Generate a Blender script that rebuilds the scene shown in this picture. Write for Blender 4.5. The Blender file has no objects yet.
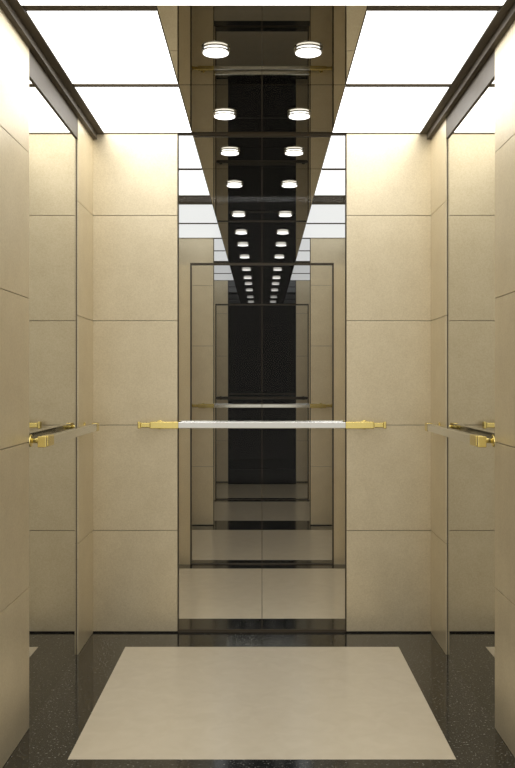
import bpy, bmesh, math
from mathutils import Vector, Matrix
S = bpy.context.scene
try:
    S.view_settings.view_transform = 'Standard'
except Exception: pass

PX = 1/208.0
ZB = 4.3                 # camera to back wall
EYE = 252*PX
H = 499*PX               # cabin height
W = 171.3*PX             # half width
P = 0.368*ZB             # cabin depth
FR = 1.62                # real front edge distance
def Yz(z): return ZB*(1-z)   # distance from back wall for relative depth z

# ---------------------------------------------------------------- materials
def newmat(name):
    m = bpy.data.materials.new(name); m.use_nodes = True
    nt = m.node_tree
    return m, nt, nt.nodes['Principled BSDF']

def gold_steel(d=1.0, name='champagne_steel'):
    m, nt, b = newmat(name)
    tc = nt.nodes.new('ShaderNodeTexCoord')
    n = nt.nodes.new('ShaderNodeTexNoise'); n.inputs['Scale'].default_value = 170; n.inputs['Detail'].default_value = 4
    n2 = nt.nodes.new('ShaderNodeTexNoise'); n2.inputs['Scale'].default_value = 9; n2.inputs['Detail'].default_value = 8
    nt.links.new(tc.outputs['Object'], n.inputs['Vector']); nt.links.new(tc.outputs['Object'], n2.inputs['Vector'])
    mx = nt.nodes.new('ShaderNodeMath'); mx.operation='ADD'
    ms = nt.nodes.new('ShaderNodeMath'); ms.operation='MULTIPLY'; ms.inputs[1].default_value=0.5
    nt.links.new(n.outputs['Fac'], mx.inputs[0]); nt.links.new(n2.outputs['Fac'], ms.inputs[0]); nt.links.new(ms.outputs[0], mx.inputs[1])
    cr = nt.nodes.new('ShaderNodeValToRGB')
    cr.color_ramp.elements[0].position=.42; cr.color_ramp.elements[1].position=1.08
    a=(0.60,0.515,0.355); c=(0.735,0.65,0.475)
    cr.color_ramp.elements[0].color=(min(.93,a[0]*d),a[1]*d,a[2]*d,1); cr.color_ramp.elements[1].color=(min(.93,c[0]*d),c[1]*d,c[2]*d,1)
    nt.links.new(mx.outputs[0], cr.inputs['Fac']); nt.links.new(cr.outputs['Color'], b.inputs['Base Color'])
    b.inputs['Metallic'].default_value = .6; b.inputs['Roughness'].default_value = .38
    bp = nt.nodes.new('ShaderNodeBump'); bp.inputs['Strength'].default_value=.06; bp.inputs['Distance'].default_value=.002
    nt.links.new(n.outputs['Fac'], bp.inputs['Height']); nt.links.new(bp.outputs['Normal'], b.inputs['Normal'])
    return m

def granite(d=1.0, name='black_granite'):
    m, nt, b = newmat(name)
    tc = nt.nodes.new('ShaderNodeTexCoord')
    v = nt.nodes.new('ShaderNodeTexNoise'); v.inputs['Scale'].default_value = 115; v.inputs['Detail'].default_value=3
    nt.links.new(tc.outputs['Object'], v.inputs['Vector'])
    cr = nt.nodes.new('ShaderNodeValToRGB')
    cr.color_ramp.elements[0].position=.61; cr.color_ramp.elements[0].color=(.012*d,.013*d,.014*d,1)
    cr.color_ramp.elements[1].position=.73; cr.color_ramp.elements[1].color=(.32*d,.32*d,.29*d,1)
    nt.links.new(v.outputs['Fac'], cr.inputs['Fac']); nt.links.new(cr.outputs['Color'], b.inputs['Base Color'])
    b.inputs['Roughness'].default_value=.10
    return m

def marble(d=1.0, name='beige_marble'):
    m, nt, b = newmat(name)
    tc = nt.nodes.new('ShaderNodeTexCoord')
    n = nt.nodes.new('ShaderNodeTexNoise'); n.inputs['Scale'].default_value = 14; n.inputs['Detail'].default_value = 9; n.inputs['Distortion'].default_value=.8
    nt.links.new(tc.outputs['Object'], n.inputs['Vector'])
    cr = nt.nodes.new('ShaderNodeValToRGB')
    cr.color_ramp.elements[0].position=.3; cr.color_ramp.elements[0].color=(.625*d,.56*d,.44*d,1)
    cr.color_ramp.elements[1].position=.7; cr.color_ramp.elements[1].color=(.67*d,.605*d,.485*d,1)
    nt.links.new(n.outputs['Fac'], cr.inputs['Fac']); nt.links.new(cr.outputs['Color'], b.inputs['Base Color'])
    b.inputs['Roughness'].default_value=.18
    return m

def plain(name, col, rough=.4, metal=0.0, vary=True):
    m, nt, b = newmat(name)
    if rough>.05 and vary:
        tc = nt.nodes.new('ShaderNodeTexCoord')
        n = nt.nodes.new('ShaderNodeTexNoise'); n.inputs['Scale'].default_value = 40
        nt.links.new(tc.outputs['Object'], n.inputs['Vector'])
        mr = nt.nodes.new('ShaderNodeMapRange'); mr.inputs['To Min'].default_value=max(0,rough-.03); mr.inputs['To Max'].default_value=rough+.03
        nt.links.new(n.outputs['Fac'], mr.inputs['Value']); nt.links.new(mr.outputs[0], b.inputs['Roughness'])
    else: b.inputs['Roughness'].default_value=rough
    b.inputs['Base Color'].default_value=(*col,1); b.inputs['Metallic'].default_value=metal
    return m

def emit(name, col, s):
    m, nt, b = newmat(name)
    a=.8*min(1,s)*(.25 if s<2 else 1)
    b.inputs['Base Color'].default_value=(a,a,a,1)
    b.inputs['Emission Color'].default_value=(*col,1); b.inputs['Emission Strength'].default_value=s
    return m

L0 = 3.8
PANEL_E = [L0, 1.4, .85, .65, .48, .05, .01]   # index k+1; weaker glow stands in for mirror losses
REFL_TONE     = [1.0, 1.25, 1.22, 1.2, 1.15, .03, .01]  # reflected brightness put into base colours
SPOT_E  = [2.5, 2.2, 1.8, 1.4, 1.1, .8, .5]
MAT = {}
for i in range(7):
    sfx = '' if i==0 else '_refl_tone%d'%i
    MAT[i] = dict(gold=gold_steel(REFL_TONE[i],'champagne_steel'+sfx), gran=granite(min(1,REFL_TONE[i]),'black_granite'+sfx),
                  marb=marble(REFL_TONE[i],'beige_marble'+sfx),
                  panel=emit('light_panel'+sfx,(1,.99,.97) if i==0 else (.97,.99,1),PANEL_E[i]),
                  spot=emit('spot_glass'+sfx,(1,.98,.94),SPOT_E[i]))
mirror = plain('bronze_mirror',(.54,.525,.47),.0,1.0)
cmirror = plain('ceiling_mirror',(.50,.465,.385),.0,1.0)
dark = plain('dark_joint',(.07,.056,.036),.5)
far = plain('black_depth',(.004,.004,.004),.9)  # painted black where the reflections fade out
bronze = plain('dark_bronze_trim',(.075,.058,.036),.5,.2)
chrome = plain('brushed_steel',(.60,.60,.58),.15,1.0,False)
brass = plain('polished_brass',(.74,.61,.23),.2,1.0,False)
render_grey = plain('landing_plaster',(.45,.42,.37),.7)
landing_tile = plain('landing_tile',(.46,.44,.40),.4)
glass, nt, b = newmat('clear_pane')  # nearly clear pane standing in for the back mirror
nt.nodes.remove(b)
out = nt.nodes['Material Output']
tr = nt.nodes.new('ShaderNodeBsdfTransparent'); tr.inputs['Color'].default_value=(.99,.99,.98,1)
gl = nt.nodes.new('ShaderNodeBsdfGlossy'); gl.inputs['Roughness'].default_value=.02; gl.inputs['Color'].default_value=(1,1,1,1)
mx = nt.nodes.new('ShaderNodeMixShader'); mx.inputs[0].default_value=.006
nt.links.new(tr.outputs[0],mx.inputs[1]); nt.links.new(gl.outputs[0],mx.inputs[2]); nt.links.new(mx.outputs[0],out.inputs['Surface'])

# ---------------------------------------------------------------- builder
class B:
    def __init__(s, name, mats, parent=None, bevel=0):
        s.name=name; s.mats=mats; s.bm=bmesh.new(); s.parent=parent; s.bevel=bevel
    def box(s, x0,x1,y0,y1,z0,z1, mi=0):
        x0,x1=sorted((x0,x1)); y0,y1=sorted((y0,y1)); z0,z1=sorted((z0,z1))
        r=bmesh.ops.create_cube(s.bm,size=1)
        M=Matrix.Translation(((x0+x1)/2,(y0+y1)/2,(z0+z1)/2)) @ Matrix.Diagonal((x1-x0,y1-y0,z1-z0,1))
        bmesh.ops.transform(s.bm,matrix=M,verts=r['verts'])
        for f in {f for v in r['verts'] for f in v.link_faces}: f.material_index=mi
    def cyl(s, c, r1, r2, h, axis='Z', mi=0, seg=32):
        r=bmesh.ops.create_cone(s.bm,cap_ends=True,segments=seg,radius1=r1,radius2=r2,depth=h)
        R=Matrix.Identity(4)
        if axis=='X': R=Matrix.Rotation(math.pi/2,4,'Y')
        if axis=='Y': R=Matrix.Rotation(math.pi/2,4,'X')
        bmesh.ops.transform(s.bm,matrix=Matrix.Translation(c)@R,verts=r['verts'])
        for f in {f for v in r['verts'] for f in v.link_faces}:
            f.material_index=mi
            if len(f.verts)==4: f.smooth=True
    def done(s):
        me=bpy.data.meshes.new(s.name); s.bm.to_mesh(me); s.bm.free()
        for m in s.mats: me.materials.append(m)
        o=bpy.data.objects.new(s.name,me); S.collection.objects.link(o)
        if s.parent: o.parent=s.parent
        if s.bevel:
            md=o.modifiers.new('bevel','BEVEL'); md.width=s.bevel; md.segments=2; md.limit_method='ANGLE'
        return o

ZS=[0.0]+[EYE-(y-380)*PX for y in (530,425,321,216)]+[H]   # seams
G=.0012
MX=84*PX    # back mirror half width
T=.014      # panel thickness
SM0,SM1=Yz(.916),Yz(.724)   # side mirror extents (distance from back)
SMTOP=H-.125
LX0,LX1=70*PX,157*PX        # light panel x extents
LT=[(Yz(.994)+.0,Yz(.8375)),(Yz(.8305),Yz(.668))]
SPX=34.5*PX
SPT=[Yz(.925),Yz(.745)]
MFX=129*PX; MF0,MF1=Yz(.944),Yz(.664)

def back_panels(b, f, mi=0, mback=1):
    for sx in (-1,1):
        for i in range(5):
            b.box(sx*(MX+.0015),sx*(W-.003),f(.002),f(T),ZS[i]+G+(0.0 if i else .006),ZS[i+1]-G,mi)
        b.box(sx*MX,sx*W,f(0),f(.004),0,H,mback)
def side_panels(b, sx, f, depth, mi=0, mback=1):
    for (t0,t1) in ((T+.002,SM0-.002),(SM1+.002,depth)):
        for i in range(5):
            b.box(sx*(W-T),sx*W,f(t0),f(t1),ZS[i]+G,ZS[i+1]-G,mi)
def floor_parts(b, f, depth, mg=0, mm=1):
    b.box(-W,W,f(0),f(MF0),-.03,0,mg); b.box(-W,W,f(MF1),f(depth),-.03,0,mg)
    for sx in (-1,1): b.box(sx*MFX,sx*W,f(MF0),f(MF1),-.03,0,mg)
    b.box(-MFX,MFX,f(MF0),f(MF1),-.03,.0005,mm)
def handrail_parts(b, f):  # back rail ; mats 0 chrome 1 brass
    zr=EYE-44.5*PX; yc=.062
    b.box(-.40,.40,f(yc-.010),f(yc+.010),zr-.015,zr+.015,0)
    for sx in (-1,1):
        b.box(sx*.395,sx*.53,f(yc-.013),f(yc+.013),zr-.017,zr+.017,1)
        b.box(sx*.53,sx*.575,f(yc-.011),f(yc+.011),zr-.012,zr+.012,1)
        b.box(sx*.575,sx*.588,f(yc-.015),f(yc+.015),zr-.017,zr+.017,1)
        b.cyl((sx*.49,f((yc+T)/2),zr),.009,.009,yc-T,'Y',1)
        b.cyl((sx*.49,f(T+.003),zr),.022,.022,.006,'Y',1)
def spot(b, x, y, m_ch=0, m_gl=1):
    z=H-.004
    b.cyl((x,y,z-.0015),.052,.052,.003,'Z',m_ch,48)
    b.cyl((x,y,z-.0055),.042,.042,.005,'Z',m_gl,48)
    b.cyl((x,y,z-.010),.052,.052,.004,'Z',m_ch,48)
    b.cyl((x,y,z-.0128),.046,.044,.0016,'Z',m_gl,48)

# ---------------------------------------------------------------- real cabin
f=lambda t:-t
b=B('wall_back',[MAT[0]['gold'],dark],bevel=.001); back_panels(b,f); b.done()
for nm,sx in (('wall_left',-1),('wall_right',1)):
    b=B(nm,[MAT[0]['gold'],dark],bevel=.001); side_panels(b,sx,f,FR)
    b.box(sx*W,sx*(W+.03),0,-FR,0,H,1); b.done()
b=B('floor',[MAT[0]['gran'],MAT[0]['marb']]); floor_parts(b,f,FR); b.done()

def ceiling_parts(b,f,depth,m0=0,m1=1,m2=2):
    # mats: bronze, ceiling mirror, dark
    b.box(-W,W,f(0),f(depth),H,H+.05,m2)
    js=[.002,Yz(.834),depth]
    for i in range(2):
        b.box(-LX0+.004,LX0-.004,f(js[i]+.003),f(js[i+1]-.003),H-.004,H,m1)
    for sx in (-1,1):
        b.box(sx*(LX1+.003),sx*W,f(T),f(depth),H-.010,H,m0)
        b.box(sx*(W-T-.020),sx*(W-T),f(T),f(depth),H-.035,H-.01,m0)
        b.box(sx*LX0,sx*LX1,f(LT[1][1]+.003),f(depth),H-.004,H,m0)
        b.box(sx*LX0,sx*LX1,f(LT[0][1]+.001),f(LT[1][0]-.001),H-.009,H,m0)
        b.box(sx*LX0,sx*LX1,f(.001),f(LT[0][0]-.001),H-.006,H,m0)
b=B('ceiling',[bronze,cmirror,dark]); ceiling_parts(b,f,FR); b.done()
for sx in (-1,1):
    for (t0,t1) in LT:
        b=B('ceiling_light_panel',[MAT[0]['panel'],bronze])
        b.box(sx*LX0,sx*LX1,f(t0),f(t1),H-.004,H-.001,0)
        b.box(sx*(LX0-.003),sx*LX0,f(t0),f(t1),H-.007,H-.001,1)
        b.box(sx*(LX1+.005),sx*LX1,f(t0),f(t1),H-.009,H-.001,1)
        b.done()
    for t in SPT:
        b=B('ceiling_spotlight',[chrome,MAT[0]['spot']]); spot(b,sx*SPX,f(t)); b.done()
b=B('glowing_edge_strip',[MAT[0]['panel']]); b.box(-W+.02,W-.02,-Yz(.6545),-FR,H-.008,H-.004); b.done()  # added glowing strip for the white band at the ceiling's front edge

b=B('handrail',[chrome,brass],bevel=.004); handrail_parts(b,f); b.done()
for sx in (-1,1):
    b=B('handrail',[chrome,brass],bevel=.004)
    zr=EYE-44.5*PX; xc=W-T-.050; a0,a1=Yz(.955),Yz(.722)
    b.box(sx*(xc-.012),sx*(xc+.012),-a0-.05,-a1+.10,zr-.017,zr+.017,0)
    b.box(sx*(xc-.013),sx*(xc+.013),-a0-.06,-a0,zr-.019,zr+.019,1)
    b.box(sx*(xc-.013),sx*(xc+.013),-a1+.11,-a1+.02,zr-.019,zr+.019,1)
    b.box(sx*(xc-.011),sx*(xc+.011),-a1+.02,-a1-.01,zr-.014,zr+.014,1)
    b.box(sx*(xc-.015),sx*(xc+.015),-a1-.01,-a1-.022,zr-.019,zr+.019,1)
    for yy,xe in ((-a0-.035,W-T),(-a1+.05,W-.006)):
        b.cyl((sx*(xc+xe)/2,yy,zr),.009,.009,xe-xc,'X',1)
        b.cyl((sx*(xe-.003),yy,zr),.022,.022,.006,'X',1)
    b.done()
    b=B('wall_mirror',[mirror,bronze])
    b.box(sx*(W-.006),sx*W,-SM0,-SM1,.0,SMTOP,0)
    b.box(sx*(W-.012),sx*W,-SM0,-SM1,SMTOP,H-.01,1)
    b.box(sx*(W-.008),sx*W,-SM0+.0005,-SM0-.0015,.0,SMTOP,1)
    b.box(sx*(W-.008),sx*W,-SM1-.0005,-SM1+.0015,.0,SMTOP,1)
    b.done()

# ---------------------------------------------------------------- back mirror: clear pane, reflections built as cabin copies behind it
root=bpy.data.objects.new('wall_mirror',None); S.collection.objects.link(root)
b=B('clear_pane',[glass],root); b.box(-MX,MX,-.0015,.0015,.012,H-.004); b.done()
b=B('mirror_frame',[bronze,dark],root)
for sx in (-1,1): b.box(sx*MX,sx*(MX-.002),-.006,.004,0,H,0)
b.box(-MX,MX,-.006,.004,0,.012,0); b.box(-MX,MX,-.006,.004,H-.012,H-.004,0)
b.box(-.0012,.0012,-.003,.0,.012,H-.012,0)
b.done()
N=6
DX=96*PX; DH=EYE+157*PX
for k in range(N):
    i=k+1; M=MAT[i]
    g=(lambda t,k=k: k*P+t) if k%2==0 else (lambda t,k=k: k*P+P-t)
    mats=[M['gold'],dark if k<4 else far,M['gran'],M['marb'],bronze if k<4 else far,cmirror,M['panel'],M['spot'],chrome,brass]  # deepest copies get black joints and trim for the fading reflection
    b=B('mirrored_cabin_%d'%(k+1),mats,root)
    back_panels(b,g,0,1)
    ceiling_parts(b,g,P,4,5,1)
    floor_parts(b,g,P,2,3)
    for sx in (-1,1):
        side_panels(b,sx,g,P-.002,0,1)
        b.box(sx*(W-.004),sx*W,g(SM0),g(SM1),0,SMTOP,0)
        b.box(sx*W,sx*(W+.03),g(0),g(P),0,H,1)
        # front jambs
        b.box(sx*DX,sx*(W-T),g(P-.006),g(P-.001),0,DH,0)
        b.box(sx*DX,sx*(DX+.010),g(P-.010),g(P-.001),0,DH,4)
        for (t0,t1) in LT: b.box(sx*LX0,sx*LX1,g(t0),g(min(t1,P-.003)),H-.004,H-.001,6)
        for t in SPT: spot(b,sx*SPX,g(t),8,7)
        b.box(sx*MX,sx*(MX-.004),g(0),g(.006),0,H,4)
    b.box(-DX-.010,DX+.010,g(P-.010),g(P-.001),DH,DH+.014,4)
    b.box(-.002,.002,g(P-.004),g(P-.001),0,DH,4)
    b.box(-DX,DX,g(P-.02),g(P-.001),0,.004,4)
    if k>0: b.box(-.0012,.0012,g(0.001),g(.004),.012,H-.02,4)
    b.done()
    b=B('mirrored_handrail_%d'%(k+1),[chrome,brass] if k<3 else [bronze,bronze],root,bevel=.004); handrail_parts(b,g); b.done()  # deep rail copies take the dark trim colour as faded reflections
b=B('mirror_far_end',[far],root); b.box(-W,W,N*P,N*P+.02,-.03,H+.05); b.done()  # black end wall added to close the built reflection

# ---------------------------------------------------------------- landing outside
b=B('wall_front',[render_grey])
for sx in (-1,1): b.box(sx*(W+.0),sx*2.6,-FR-.002,-FR-.12,-.03,3.0)
b.box(-W,W,-FR-.002,-FR-.12,H+.012,3.0); b.done()
b=B('landing_floor',[landing_tile]); b.box(-2.6,2.6,-FR-.001,-6.5,-.05,-.002); b.done()

w=bpy.data.worlds.new('World'); S.world=w; w.use_nodes=True
w.node_tree.nodes['Background'].inputs[0].default_value=(1,.95,.85,1)
w.node_tree.nodes['Background'].inputs[1].default_value=.95

cam=bpy.data.cameras.new('Camera'); co=bpy.data.objects.new('Camera',cam); S.collection.objects.link(co)
co.location=(0,-ZB,EYE); co.rotation_euler=(math.pi/2,0,0)
cam.lens=PX**-1*ZB/768*36; cam.sensor_width=36; cam.shift_x=-4.5/768; cam.shift_y=-4/768
S.camera=co
